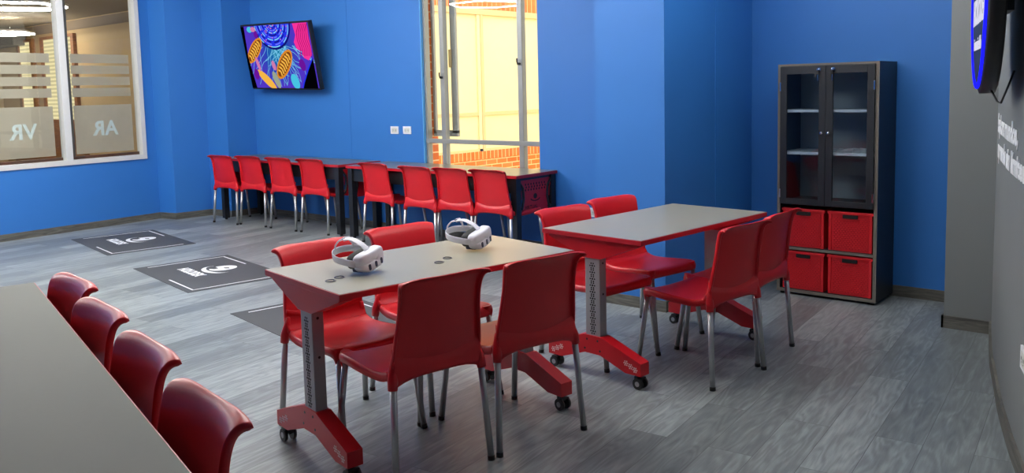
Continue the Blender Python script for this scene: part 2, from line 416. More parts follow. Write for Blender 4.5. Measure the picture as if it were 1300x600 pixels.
# ------------------------------------------------------------------ left window (into the next room)
wf = MB()
lwbox(wf, W0, W1, WZ0-.005, WZ0+.05, -.10, .018, WFRAME, .004)
lwbox(wf, W0, W1, WZ1-.05, WZ1, -.10, .018, WFRAME, .004)
lwbox(wf, W1-.055, W1, WZ0+.045, WZ1-.045, -.10, .018, WFRAME, .004)
lwbox(wf, W0, W0+.055, WZ0+.045, WZ1-.045, -.10, .018, WFRAME, .004)
lwbox(wf, .77, .85, WZ0+.045, WZ1-.045, -.09, .012, WFRAME, .004)
lwbox(wf, -.24, -.17, WZ0+.045, WZ1-.045, -.09, .012, WFRAME, .004)
win1 = struct(wf, 'window_1')
for a, b in ((W0+.055, -.24), (-.17, .77), (.85, W1-.055)):
    lwbox(MB(), a+.001, b-.001, WZ0+.051, WZ1-.051, -.05, -.045, GLASS).build('pane', win1)
lwbox(lwbox(lwbox(MB(), .852, .915, WZ0+.052, WZ1-.052, -.085, -.055, mat('dark_sash', rgb(92, 88, 80), .5), .003),
      .852, 1.698, WZ0+.052, WZ0+.085, -.085, -.055, mat('dark_sash_rail', rgb(84, 58, 44), .5), .003), -.16, .768, WZ0+.052, WZ0+.085, -.085, -.055, mat('dark_sash_rail', rgb(84, 58, 44), .5), .003).build('sash', win1)
for pi, (a, b) in enumerate(((-.13, .690), (.925, 1.632))):
    for z0, z1 in ((1.897, 1.998), (1.773, 1.868), (1.642, 1.739), (1.512, 1.612), (.862, 1.415)):
        fo_ = lwbox(MB(), a, b, z0, z1, -.0555, -.0535, FROST).build('frosted_film', win1)
    t = MB(); body = ('VR', 'AR')[pi]; s_r = (.498, 1.437)[pi]
    # lettering reads correctly from the other room, so it is mirrored from here
    t.text(body, .232, lambda x, y, z, s_r=s_r: lw(s_r-x, 1.068+y, -.0522+z), LETTER, .0008, .006, spacing=1.02)
    t.build('lettering', fo_)

# ------------------------------------------------------------------ room beyond the left window
VY = 7.6; VC = 3.05; VX = -21.6
struct(MB().box((VX-.1, VY, 0), (-10.25, VY+.1, VC), BEIGE), 'wall_beyond_side')
struct(MB().box((VX-.1, 0, 0), (VX, VY+.05, VC), BEIGE), 'wall_beyond_far')
struct(MB().box((VX-.1, -.1, 0), (-10.1, 0, VC), BEIGE), 'wall_beyond_near')
struct(MB().box((VX-.1, -.1, VC), (-10.2, VY+.1, VC+.08), mat('beyond_ceiling', rgb(150, 136, 116), .8)), 'ceiling_beyond')
struct(MB().box((VX, VY-.02, VC-.02), (-10.3, VY, VC-.2), mat('beyond_cornice', rgb(120, 104, 84), .8)), 'trim_3')
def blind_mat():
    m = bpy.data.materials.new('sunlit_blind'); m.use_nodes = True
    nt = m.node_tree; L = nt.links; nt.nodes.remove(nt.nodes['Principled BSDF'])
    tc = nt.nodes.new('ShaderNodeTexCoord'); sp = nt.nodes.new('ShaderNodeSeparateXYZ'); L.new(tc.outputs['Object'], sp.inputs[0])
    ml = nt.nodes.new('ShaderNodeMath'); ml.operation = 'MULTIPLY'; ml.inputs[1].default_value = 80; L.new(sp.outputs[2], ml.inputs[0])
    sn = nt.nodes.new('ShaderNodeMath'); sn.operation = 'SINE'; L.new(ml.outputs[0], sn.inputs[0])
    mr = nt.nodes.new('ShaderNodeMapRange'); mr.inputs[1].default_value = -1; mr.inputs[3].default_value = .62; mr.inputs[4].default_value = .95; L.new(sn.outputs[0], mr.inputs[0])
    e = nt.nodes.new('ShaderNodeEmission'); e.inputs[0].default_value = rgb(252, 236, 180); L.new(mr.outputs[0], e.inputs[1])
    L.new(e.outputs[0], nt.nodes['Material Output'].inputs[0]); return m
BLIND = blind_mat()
for k, (a, b) in enumerate(((-20.35, -19.75), (-19.1, -18.35), (-18.15, -17.75))):
    f = MB(); 
    f.box((a-.12, VY-.07, 1.05), (a, VY, 2.78), WOOD); f.box((b, VY-.07, 1.05), (b+.12, VY, 2.78), WOOD)
    f.box((a, VY-.07, 2.72), (b, VY, 2.78), WOOD); f.box((a, VY-.07, 1.0), (b, VY, 1.08), WOOD)
    o = struct(f, 'window_%d' % (k+3)); MB().box((a, VY-.04, 1.08), (b, VY-.03, 2.72), BLIND).build('blind', o)
struct(MB().box((-20.9, VY-.09, 0), (-17.4, VY-.001, 1.0), WOOD), 'trim_4')
u = thing('air_conditioner', 'dark grilled air unit high on the far beige wall beyond the left window', 'air conditioner', (-20.8, VY-.14, 2.66))
g = MB().box((-.75, -.13, .0), (.75, .13, .32), mat('dark_unit', rgb(96, 92, 88), .5), .02)
for k in range(6): g.box((-.68, -.138, .03+k*.022), (.68, -.13, .04+k*.022), BLACK)
g.build('casing', u)

# ------------------------------------------------------------------ hexagonal lamps
def hex_lamp(x, y, z, ceil, ledm, label, r=.55, rz=0., group=None):
    t = thing('hexagonal_ceiling_lamp', label, 'ceiling lamp', (x, y, z), rz, group)
    pts = [Vector((r*math.cos(PI/3*k), r*math.sin(PI/3*k), 0)) for k in range(6)]
    h = MB(); h.tube([p+Vector((0, 0, .03)) for p in pts], .022, WHITE, 8, closed=True); h.build('housing', t)
    for k in range(6):
        a, b = pts[k], pts[(k+1) % 6]
        MB().cyl(a.lerp(b, .01), a.lerp(b, .99), TUBE, ledm, 8).build('led_tube', t)
    for k in (0, 2, 4): MB().cyl(pts[k]+Vector((0, 0, .05)), (pts[k].x, pts[k].y, ceil-z), .003, CHROME, 6).build('suspension_wire', t)
    return t
for i, (x, y, p) in enumerate(LAMPS):
    hex_lamp(x, y, LAMPZ, CEIL, led(p, .55, (1, .985, .955, 1)), 'white hexagonal light hung from the ceiling of the blue room', group='hexagonal lamps over the tables', rz=.2*i)
for i, ((x, y, p), lb) in enumerate(zip(VRLAMPS, ('white hexagonal lamp seen at the top of the left window', 'smaller distant hexagonal lamp seen below the first through the left window', 'hexagonal lamp of the next room hidden above the left window'))):
    hex_lamp(x, y, 2.75, VC, led(p, .6, (1, .93, .80, 1)), lb, rz=.1+.3*i, r=.6)

# ------------------------------------------------------------------ back window
wf = MB()
yo = YB+.03; y1 = YB+.09
wf.box((BX0, yo, BZ0), (BX0+.03, y1, 2.75), ALU, .003); wf.box((BX1-.03, yo, BZ0), (BX1, y1, 2.75), ALU, .003)
for cx in (-6.187, -5.168): wf.box((cx-.028, yo, BZ0), (cx+.028, y1, 2.75), ALU, .004)
wf.box((BX0, yo-.004, .955), (BX1, y1+.004, .998), ALU, .004); wf.box((BX0, yo, BZ0), (BX1, y1, BZ0+.03), ALU)
win2 = struct(wf, 'window_2')
for a, b in ((BX0+.03, -6.215), (-6.159, -5.196), (-5.140, BX1-.03)):
    MB().box((a, YB+.058, .999), (b, YB+.062, 2.75), GLASS).build('pane', win2)
    MB().box((a, YB+.058, BZ0+.03), (b, YB+.062, .954), GLASS).build('pane', win2)
sa = MB(); SY0, SY1 = YB+.13, YB+.16
sa.box((-6.43, SY0, 1.05), (-6.395, SY1, 2.7), ALU, .003); sa.box((-6.16, SY0, 1.05), (-6.085, SY1, 2.7), ALU, .003)
sa.box((-6.43, SY0, 1.02), (-6.085, SY1, 1.085), ALU, .003); sa.box((-6.43, SY0, 2.66), (-6.085, SY1, 2.72), ALU, .003)
so = sa.build('open_sash', win2)
MB().box((-6.17, SY0-.02, 1.72), (-6.14, SY0, 1.90), mat('brass_latch', rgb(190, 168, 120), .5), .004).build('latch', so)
for cx, zz in ((-6.187, 1.62), (-5.168, 1.72)):
    MB().cyl((cx, yo-.001, zz), (cx, yo-.03, zz), .012, BLKS, 10).tube([(cx, yo-.03, zz), (cx-.005, yo-.035, zz+.02), (cx-.01, yo-.03, zz+.05)], .007, BLKS, 8).build('handle', win2)
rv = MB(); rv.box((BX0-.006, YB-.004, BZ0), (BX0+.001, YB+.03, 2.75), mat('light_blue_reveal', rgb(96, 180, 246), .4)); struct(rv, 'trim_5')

# courtyard outside
OX = -9.5
struct(MB().box((OX-.3, 6.6, .49), (OX, 15, 2.75), CREAM), 'wall_courtyard')
struct(MB().box((OX-.3, 6.6, -.5), (OX+.015, 15, .36), BRICK), 'wall_courtyard_base')
struct(MB().box((OX-.3, 6.6, .36), (OX+.03, 15, .49), brick_mat('orange_soldier_course', True, .26, .095)), 'wall_courtyard_course')
struct(MB().box((OX-.3, 6.6, 2.77), (OX+.02, 15, 4.2), SOLDIER), 'wall_courtyard_top')
m = MB()
m.box((OX, 6.6, 2.69), (OX+.05, 15, 2.78), CREAM2)
m.box((OX, 6.6, 1.07), (OX+.025, 15, 1.125), CREAM2); m.box((OX, 6.6, .49), (OX+.03, 15, .53), CREAM2)
for yy in (7.9, 10.45, 13.0): m.box((OX, yy-.09, .49), (OX+.03, yy-.02, 2.72), CREAM); m.box((OX, yy-.02, .49), (OX+.045, yy+.04, 2.72), CREAM2)
struct(m, 'trim_6')
struct(MB().box((-9.6, 6.4, -.56), (3, 16, -.5), CREAM2), 'floor_courtyard')
struct(MB().box((BX0-.001, YB+.095, BZ0), (BX0+.006, YB+.2, 2.75), BRICK), 'trim_7')
struct(MB().box((-9.6, 14.9, -.5), (3, 15.1, 4.0), CREAM), 'wall_courtyard_end')

# ================================================================== OBJECTS
# ------------------------------------------------------------------ stacking chair
def cr1(P, t):
    """catmull-rom through tuples P at t in [0,len-1]"""
    i = min(int(t), len(P)-2); f = t-i
    g = lambda k: P[max(0, min(len(P)-1, k))]
    a, b, c, d = g(i-1), g(i), g(i+1), g(i+2)
    return [.5*((2*b[k])+(-a[k]+c[k])*f+(2*a[k]-5*b[k]+4*c[k]-d[k])*f*f+(-a[k]+3*b[k]-3*c[k]+d[k])*f**3) for k in range(len(b))]
US = [-1, -.97, -.9, -.78, -.6, -.4, -.2, 0, .2, .4, .6, .78, .9, .97, 1]
def shell_rows(prof, n, dish, back):
    rows = []
    for j in range(n):
        t = j/(n-1)*(len(prof)-1)
        y, z, hw, ny, nz = cr1(prof, t)      # (ny,nz): unit normal on the rear/under side
        l = math.hypot(ny, nz); ny /= l; nz /= l
        row = []
        for u in US:
            k = dish(t/(len(prof)-1), u)
            row.append(Vector((u*hw, y+ny*k, z+nz*k)))
        # turned edge flange
        fl = (.022*(1-.6*smoothstep(.8, 1, j/(n-1)))) if back else .034
        e0 = row[0]+Vector((-.003, ny*fl, nz*fl)); e1 = row[-1]+Vector((.003, ny*fl, nz*fl))
        m0 = row[0]+Vector((-.004, ny*fl*.4, nz*fl*.4)); m1 = row[-1]+Vector((.004, ny*fl*.4, nz*fl*.4))
        rows.append([e0, m0]+row+[m1, e1])
    return rows
SEATP = [(.200, .388, .192, -.35, -.93), (.206, .406, .196, -.5, -.86), (.197, .428, .203, -.25, -.97), (.16, .440, .210, 0, -1), (.06, .434, .212, 0, -1), (-.05, .427, .206, 0, -1), (-.13, .428, .201, 0, -1), (-.178, .444, .199, -.45, -.88)]
BACKP = [(-.178, .444, .199, -.45, -.88), (-.202, .478, .202, -.9, -.45), (-.214, .54, .196, -.98, -.2), (-.224, .61, .188, -.99, -.13), (-.233, .67, .183, -.99, -.13), (-.243, .73, .183, -.98, -.16), (-.256, .775, .189, -.94, -.3), (-.275, .803, .196, -.8, -.6), (-.295, .815, .201, -.5, -.86), (-.308, .815, .202, -.2, -1.)]
def chair_parts(t):
    s = MB()
    s.grid(shell_rows(SEATP, 22, lambda f, u: .012*(1-u*u)*math.sin(PI*min(1, f*1.05)), False), RED, .006)
    seat = s.build('seat', t)
    b = MB()
    def bd(f, u):
        a = .024*(1-u*u)            # dished towards the rear
        return a
    rows = shell_rows(BACKP, 30, bd, True)
    n = len(rows)
    for j, r in enumerate(rows):             # arched top edge with rounded corners
        f = j/(n-1); k = smoothstep(.55, 1, f)
        hw = max(abs(p.x) for p in r)
        for p in r:
            u = p.x/hw; p.z += k*(.012*(1-u*u) - .024*abs(u)**4.5)
    b.grid(rows, RED, .006)
    # lower rear band: a ledge under the back panel and a skirt arched between the leg sockets
    rr = []
    for (zf, yf) in ((lambda u: .500+.035*u*u, lambda u: -.2085-.020*(1-u*u)), (lambda u: .478+.035*u*u, lambda u: -.214-.020*(1-u*u)), (lambda u: .465+.030*u*u, lambda u: -.224-.018*(1-u*u)), (lambda u: .450+.020*u*u, lambda u: -.229-.016*(1-u*u)),
                     (lambda u: .430-.012*u*u, lambda u: -.231-.012*(1-u*u)), (lambda u: .418-.035*u**4, lambda u: -.230-.008*(1-u*u))):
        rr.append([Vector((u*(.1985+.010*(1-min(1, max(0, (zf(u)-.40)/.12)))), yf(u), zf(u))) for u in US])
    b.grid(rr, RED, .007)
    for sx in (-1, 1):
        b.tube([(sx*.192, -.204, .500), (sx*.196, -.211, .46), (sx*.203, -.219, .42), (sx*.207, -.2235, .384)], [.008, .016, .0205, .0185], RED, 14)
    b.build('backrest', t)
    for sx in (-1, 1):
        for (a, c) in (((sx*.2029, -.2209, .415), (sx*.224, -.251, 0)), ((sx*.180, .185, .425), (sx*.205, .245, 0))):
            a = Vector(a); c = Vector(c); q = c.lerp(a, .035)
            lg = MB().cyl(q, a, .0138, LEG, 14).build('leg', t)
            MB().cyl(c, q+(a-q)*.012, .0150, BLACK, 14).build('leg_cap', lg)
    for sx in (-1, 1): MB().tube([(sx*.178, .180, .436), (sx*.1815, .187, .392)], [.026, .019], RED, 12).build('leg_socket', t)
HP = PI/2
CH = [
 ('red plastic chair at near-left corner of the front table, facing right', -2.990, 2.388, -.12, 'a'),
 ('red chair behind the front table, between the two white headsets', -3.002, 2.925, -.162, 'a'),
 ('nearest red chair, its back hiding the middle of the front table', -2.552, 2.322, 2.955, 'a'),
 ('red chair at right end of the front table, back towards us, near the casters', -2.443, 2.815, 2.893, 'a'),
 ('red chair at near-left corner of the second table, behind its silver post', -2.699, 3.911, -.172, 'b'),
 ('red chair on far side of the second table, in front of bright blue column', -2.707, 4.431, -.173, 'b'),
 ('red chair with its back to us at middle of the second table', -2.140, 4.000, 2.995, 'b'),
 ('red chair at right end of the second table, in front of the red baskets', -2.155, 4.437, 3.137, 'b'),
]
BN = ['leftmost red chair at the left wall bench, beside the blue pillar', 'second red chair from the left at the left wall bench', 'third red chair from the left at the left wall bench, under the television', 'rightmost red chair at the left wall bench, beside two black legs',
      'leftmost red chair at the window bench, beside the black leg', 'second red chair from the left at the window bench', 'third red chair from the left at the window bench', 'rightmost red chair at the window bench, beside the perforated end panel']
BP = [(-9.067, 5.706, 1.641), (-8.627, 5.783, 1.656), (-8.062, 5.804, 1.608), (-7.537, 5.833, 1.611), (-6.458, 5.794, 1.548), (-5.80, 5.728, 1.545), (-5.382, 5.752, 1.58), (-4.955, 5.785, 1.575)]
for (x, y, a), l in zip(BP, BN): CH.append((l, x, y, a, 'w'))
JN = ['dark red chair nearest to us at the long grey table in the lower left', 'second nearest dark red chair at the long grey table in the lower left', 'third nearest dark red chair at the long grey table, second from its far end', 'farthest dark red chair at the long grey table, by its far corner']
JP = [(-1.831, .717, -1.72), (-2.372, .853, -1.72), (-2.916, .973, -1.69), (-3.437, 1.108, -1.67)]
for (x, y, a), l in zip(JP, JN): CH.append((l, x, y, a, 'j'))
GR = {'a': 'red chairs at the front table', 'b': 'red chairs at the second table', 'w': 'red chairs along the wall benches', 'j': 'dark red chairs at the long grey table'}
chair0 = None
for l, x, y, a, g in CH:
    if chair0 is None:
        chair0 = thing('stacking_chair', l, 'chair', (x, y, 0), a-HP, GR[g]); chair_parts(chair0)
    else:
        dup(chair0, (x, y, 0), a-HP, l, GR[g])

# ------------------------------------------------------------------ mobile table (local: x along its length, y across, towards +y = far side)
TL, TW, TZ = 1.205, .65, .75
def flower(m, fn, r=.014):
    for k in range(6):
        c = (r*math.cos(PI/3*k), r*math.sin(PI/3*k)); q = r*.34
        m.prism([(c[0]+q*math.cos(PI/4*j), c[1]+q*math.sin(PI/4*j)) for j in range(8)], fn, 0, .0008, m.cur)
    q = r*.42
    m.prism([(q*math.cos(PI/4*j), q*math.sin(PI/4*j)) for j in range(8)], fn, 0, .0008, m.cur)
def mobile_table(loc, rz, label, group):
    t = thing('mobile_table', label, 'table', loc, rz, group)
    top = MB()
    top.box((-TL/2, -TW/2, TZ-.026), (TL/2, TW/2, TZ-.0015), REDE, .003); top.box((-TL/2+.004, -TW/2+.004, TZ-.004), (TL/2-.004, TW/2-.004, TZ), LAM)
    top.build('tabletop', t)
    xb = TL/2-.048
    MB().box((-xb+.03, -.03, .655), (xb-.03, .03, .715), POST, .004).build('crossbeam', t)
    for sx in (-1, 1):
        X = lambda u, v, w, sx=sx: Vector((sx*(xb+w), u, v))
        MB().prism([(-.29, .724), (.29, .724), (.29, .712), (.10, .640), (.055, .625), (-.055, .625), (-.10, .640), (-.29, .712)], X, -.028, .032, REDM).build('top_bracket', t)
        pm = MB(); pm.box((sx*(xb-.026), -.048, .175), (sx*(xb+.026), .048, .632), POST, .005)
        pm.cur = HOLE
        for k in range(11):
            flower(pm, lambda u, v, w, k=k, sx=sx: Vector((sx*(xb+.0258+w), u, .585-k*.034+v)))
        for yy in (-1, 1):
            for zz in (.60, .44): pm.cyl((sx*xb, yy*.0478, zz), (sx*xb, yy*.0488, zz), .006, HOLE, 8)
        pm.build('post', t)
        ft = MB()
        out = [(-.305, .072), (-.305, .135), (-.06, .222), (.06, .222), (.305, .135), (.305, .072), (.21, .072), (.05, .128), (-.05, .128), (-.21, .072)]
        ft.prism(out, X, -.034, .034, REDM)
        ft.cur = DECAL
        for yy in (-1, 1):
            for k in range(3): flower(ft, lambda u, v, w, k=k, yy=yy, sx=sx: Vector((sx*(xb+.034+w), yy*(.215+.028*k)+u, .100+v+(.012*(2-k)))), .011)
        for yy, zz in ((-.035, .20), (.035, .20), (-.05, .15), (.05, .15)): ft.cyl((sx*(xb+.033), yy, zz), (sx*(xb+.0352), yy, zz), .006, BLACK, 8)
        ft.build('foot', t)
        for sy in (-1, 1):
            c = Vector((sx*xb, sy*.265, 0)); q = MB()
            q.cyl((c.x, c.y, .052), (c.x, c.y, .074), .011, BLACK, 10)
            q.box((c.x-.012, c.y-.022, .038), (c.x+.012, c.y+.018, .060), BLACK, .006)
            q.box((c.x-.024, c.y-.012, .050), (c.x+.024, c.y+.030*sy, .058), BLACK, .003)
            co = q.build('caster', t)
            wh = MB(); yw = c.y+sy*.012
            for s2 in (-1, 1):
                wh.cyl((c.x+s2*.013, yw, .028), (c.x+s2*.027, yw, .028), .028, BLACK, 20); wh.cyl((c.x+s2*.0265, yw, .028), (c.x+s2*.0285, yw, .028), .013, POST, 14)
            wh.cyl((c.x-.014, yw, .028), (c.x+.014, yw, .028), .006, CHROME, 8)
            wh.build('wheel', co)
    return t
mobile_table((-2.732, 2.611, 0), math.atan2(.985, .171), 'wheeled table with two white headsets on its pale top, nearest to us', 'wheeled tables')
mobile_table((-2.452, 4.136, 0), math.atan2(.9964, .085), 'empty wheeled table with grey top and red feet, before the cabinet', 'wheeled tables')

# ------------------------------------------------------------------ fixed benches
def bench(name, loc, rz, Lb, Wb, label, panels=True, group=None, Hb=.75, lam=None):
    t = thing(name, label, 'table', loc, rz, group)
    top = MB()
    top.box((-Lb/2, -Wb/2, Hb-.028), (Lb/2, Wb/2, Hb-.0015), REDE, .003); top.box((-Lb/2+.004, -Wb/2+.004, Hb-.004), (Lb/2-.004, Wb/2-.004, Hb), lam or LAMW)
    top.build('tabletop', t)
    fr_ = MB()
    for sy in (-1, 1): fr_.box((-Lb/2+.03, sy*(Wb/2-.045)-.012, Hb-.16), (Lb/2-.03, sy*(Wb/2-.045)+.012, Hb-.029), BLKS)
    for sx in (-1, 1): fr_.box((sx*(Lb/2-.045)-.012, -Wb/2+.04, Hb-.10), (sx*(Lb/2-.045)+.012, Wb/2-.04, Hb-.029), BLKS)
    fr_.build('apron', t)
    for sx in (-1, 1):
        for sy in (-1, 1):
            x, y = sx*(Lb/2-.045), sy*(Wb/2-.045)
            lg = MB().box((x-.032, y-.032, .018), (x+.032, y+.032, Hb-.029), BLKS, .004).build('leg', t)
            MB().cyl((x, y, 0), (x, y, .020), .016, BLACK, 10).build('leveling_foot', lg)
        if panels:
            p = MB(); hx = Wb/2-.085
            Xf = lambda u, v, w, sx=sx: Vector((sx*(Lb/2-.045+.012+w), u, v+.032))
            out = [(-hx+.03, .385), (hx-.03, .385), (hx-.035, .43), (hx-.05, .50), (hx-.03, .60), (hx, .655), (hx, .665), (-hx, .665), (-hx, .655), (-hx+.03, .60), (-hx+.05, .50), (-hx+.035, .43)]
            p.prism(out, Xf, 0, .004, REDM)
            for r in range(3):
                for k in range(8):
                    cx, cz = -.133+k*.038+(.019 if r % 2 else 0)*.5, .625-r*.024
                    p.prism([(cx+.009*math.cos(PI/4*j), cz+.011*math.sin(PI/4*j)) for j in range(8)], Xf, .004, .0048, HOLE)
            # head-and-orbit emblem and stencilled word
            sgn = 1 if sx > 0 else -1
            p.prism([(.026*math.cos(PI/8*j), .515+.024*math.sin(PI/8*j)) for j in range(16)], Xf, .004, .0048, HOLE)
            for j in range(10):
                a0, a1 = PI+.25+j*.26, PI+.25+(j+1)*.26
                p.prism([(.072*math.cos(a0), .503+.034*math.sin(a0)), (.072*math.cos(a1), .503+.034*math.sin(a1)), (.060*math.cos(a1), .503+.024*math.sin(a1)), (.060*math.cos(a0), .503+.024*math.sin(a0))], Xf, .004, .0048, HOLE)
            p.text('VIRTUAL', .045, lambda x, y, z, sx=sx: Vector((sx*(Lb/2-.045+.0164+z), sx*(x-.145), .440+y)), HOLE, .0004, .0006)
            pp = p.build('end_panel', t)
            for sy in (-1, 1):
                ring = [(sy*(hx+.02), .66), (sy*(hx-.035), .60), (sy*(hx-.045), .50), (sy*(hx-.02), .42), (sy*(hx+.03), .40)]
                MB().tube([Xf(u, v, .006) for u, v in ring], .010, BLKS, 8).build('side_scroll', pp)
                MB().tube([Xf(sy*(hx+.012), .62, .006), Xf(sy*(hx-.010), .57, .006), Xf(sy*(hx-.012), .50, .006)], .004, REDM, 6).build('scroll_inlay', pp)
    return t
bench('wall_bench', (-8.262, 5.90, 0), 0, 2.28, .58, 'long grey bench table along the blue wall under the television', group='long benches at the back wall')
bench('wall_bench', (-5.86, 5.90, 0), 0, 2.28, .58, 'long bench table below the bright window, warm light on its top', group='long benches at the back wall')
EL = 2.40; EWD = .66
ex = Vector((.9705, -.2412)); en = Vector((-.2412, -.9705)); cpt = Vector((-3.738, 1.377))+ex*EL/2+en*EWD/2
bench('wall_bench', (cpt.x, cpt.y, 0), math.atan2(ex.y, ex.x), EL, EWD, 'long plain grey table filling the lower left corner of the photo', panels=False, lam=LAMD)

# ------------------------------------------------------------------ floor stickers
def floor_sticker(loc, rz, label, group):
    LX, LY = 1.30, .85
    b = MB(); b.box((0, 0, 0), (LX, LY, .003), MATD)
    F = lambda u, v, w: Vector((u, v, .003+w))
    def bar(x0, y0, x1, y1): b.box((x0, y0, .003), (x1, y1, .0038), MATW)
    i, wd = .055, .014
    bar(i, i+.05, i+wd, LY-i); bar(i, LY-i-wd, .55, LY-i)            # bracket round the far left corner
    bar(LX-i-wd, i, LX-i, LY-i-.05); bar(.72, i, LX-i, i+wd)          # bracket round the near right corner
    # emblem: round head with a visor notch, an orbit swoosh and a word below
    cx, cy = .585, .57
    head = [(cx+.100*math.cos(a), cy+.118*math.sin(a)) for a in [math.radians(d) for d in range(-118, 205, 12)]]
    head += [(cx-.02, cy-.03), (cx-.005, cy-.07)]
    b.prism(head, F, 0, .0008, MATW)
    b.prism([(cx-.02, cy+.01), (cx+.03, cy+.005), (cx+.06, cy+.035), (cx+.01, cy+.045)], F, .0008, .0012, MATD)
    sw = []
    for k in range(15):
        a = math.radians(165+k*14.5); sw.append((cx+.02+.175*math.cos(a), cy-.055+.105*math.sin(a), .006+.016*math.sin(PI*k/14)))
    for p, q in zip(sw, sw[1:]):
        b.prism([(p[0], p[1]-p[2]), (q[0], q[1]-q[2]), (q[0], q[1]+q[2]), (p[0], p[1]+p[2])], F, 0, .0008, MATW)
    b.text('HOLODEX', .092, lambda x, y, z: Vector((.335+x, .265+y*1.4, .0034+z)), MATW, .0004, .004, spacing=.92)
    o = b.build('floor_mat'); o.location = loc; o.rotation_euler = (0, 0, rz)
    return tag(o, label, 'floor mat', group)
MR = -.158
floor_sticker((-8.225, 3.69, .0), MR, 'x', 'dark floor mats')
for o in [o for o in COL.objects if o.name.startswith('floor_mat')]: COL.objects.unlink(o); bpy.data.objects.remove(o)
# placed by the far-left lower corner of each mat
for (x, y), l in (((-9.495, 3.888), 'dark floor mat with white emblem nearest the left wall'), ((-7.369, 3.521), 'dark floor mat with white emblem in the middle of the floor'), ((-5.25, 3.16), 'dark floor mat partly hidden behind the front table')):
    floor_sticker((x, y, 0), MR, l, 'dark floor mats')

# ------------------------------------------------------------------ cabinet
KX0, KX1, KY, KZ = -2.494, -1.812, 5.822, 1.614
cab = thing('storage_cabinet', 'tall black cabinet with glass doors above red baskets', 'cabinet', (KX0, KY, 0))
KW = KX1-KX0; KD = YB-.014-KY; th = .022
b = MB()
for x in (0, KW-th): b.box((x, .003, .02), (x+th, KD, KZ), CABB)
b.box((th, .003, KZ-th), (KW-th, KD, KZ), CABB); b.box((th, .003, .02), (KW-th, KD, .042), CABB); b.box((th, KD-.008, .042), (KW-th, KD, KZ-th), CABI)
for x in (0, KW-th): b.box((x, 0, .02), (x+th, .003, KZ), CABE)
b.box((th, 0, KZ-.014), (KW-th, .003, KZ), CABE); b.box((th, 0, .02), (KW-th, .003, .042), CABE)
b.box((th, .02, .640), (KW-th, KD-.01, .660), CABB)
for x in (.03, KW-.03):
    for y in (.03, KD-.03): b.cyl((x, y, 0), (x, y, .022), .014, BLACK, 10)
b.build('carcass', cab)
for z in (.325, .992, 1.283):
    s = MB(); mt = CABB if z < .5 else CABI
    s.box((th+.001, .02 if z > .5 else .003, z), (KW-th-.001, KD-.01, z+.018), mt)
    s.box((th+.001, .016 if z > .5 else 0, z), (KW-th-.001, .02 if z > .5 else .003, z+.018), CABE if z < .5 else WHITE); s.build('shelf', cab)
DZ0, DZ1 = .648, KZ-.018
TINT = glass('cabinet_glass', (.80, .85, .88, 1), 1.5)
for k in (0, 1):
    x0 = th+.002 if k == 0 else KW/2+.001; x1 = KW/2-.001 if k == 0 else KW-th-.002
    d = MB(); fw = .046; fb = .052
    d.box((x0, -.018, DZ0), (x0+fw, 0, DZ1), CABB, .002); d.box((x1-fw, -.018, DZ0), (x1, 0, DZ1), CABB, .002)
    d.box((x0+fw, -.018, DZ0), (x1-fw, 0, DZ0+.04), CABB, .002); d.box((x0+fw, -.018, DZ1-fb), (x1-fw, 0, DZ1), CABB, .002)
    do = d.build('door', cab)
    MB().box((x0+fw-.002, -.009, DZ0+.038), (x1-fw+.002, -.006, DZ1-fb+.002), TINT).build('glass_pane', do)
    hx_ = x1-.022 if k == 0 else x0+.022
    MB().cyl((hx_, -.018, 1.145), (hx_, -.030, 1.145), .005, CHROME, 10).lathe([(.006, 0), (.012, .006), (.011, .012), (.004, .016)], CHROME, 14, M=Matrix.Translation((hx_, -.029, 1.145)) @ Matrix.Rotation(PI/2, 4, 'X')).build('knob', do)
    lx = x1-.045 if k == 0 else x0+.05
    lk = MB().cyl((lx, -.018, DZ1-.025), (lx, -.026, DZ1-.025), .013, CHROME, 14).build('lock', do)
    ky = MB(); ky.box((lx-.010, -.040, DZ1-.030), (lx+.006, -.026, DZ1-.020), CHROME, .001); ky.box((lx-.014, -.042, DZ1-.058), (lx+.004, -.036, DZ1-.030), BLACK, .003)
    ky.box((lx-.004, -.041, DZ1-.098), (lx+.001, -.038, DZ1-.058), CHROME, .0005); ky.box((lx-.022, -.041, DZ1-.078), (lx-.012, -.037, DZ1-.050), BLACK, .002); ky.build('key', do)
    for z in (.72, 1.46): MB().box((x0-.004 if k == 0 else x1-.006, -.0205, z-.03), (x0+.006 if k == 0 else x1+.004, -.017, z+.03), CHROME, .001).build('hinge', do)
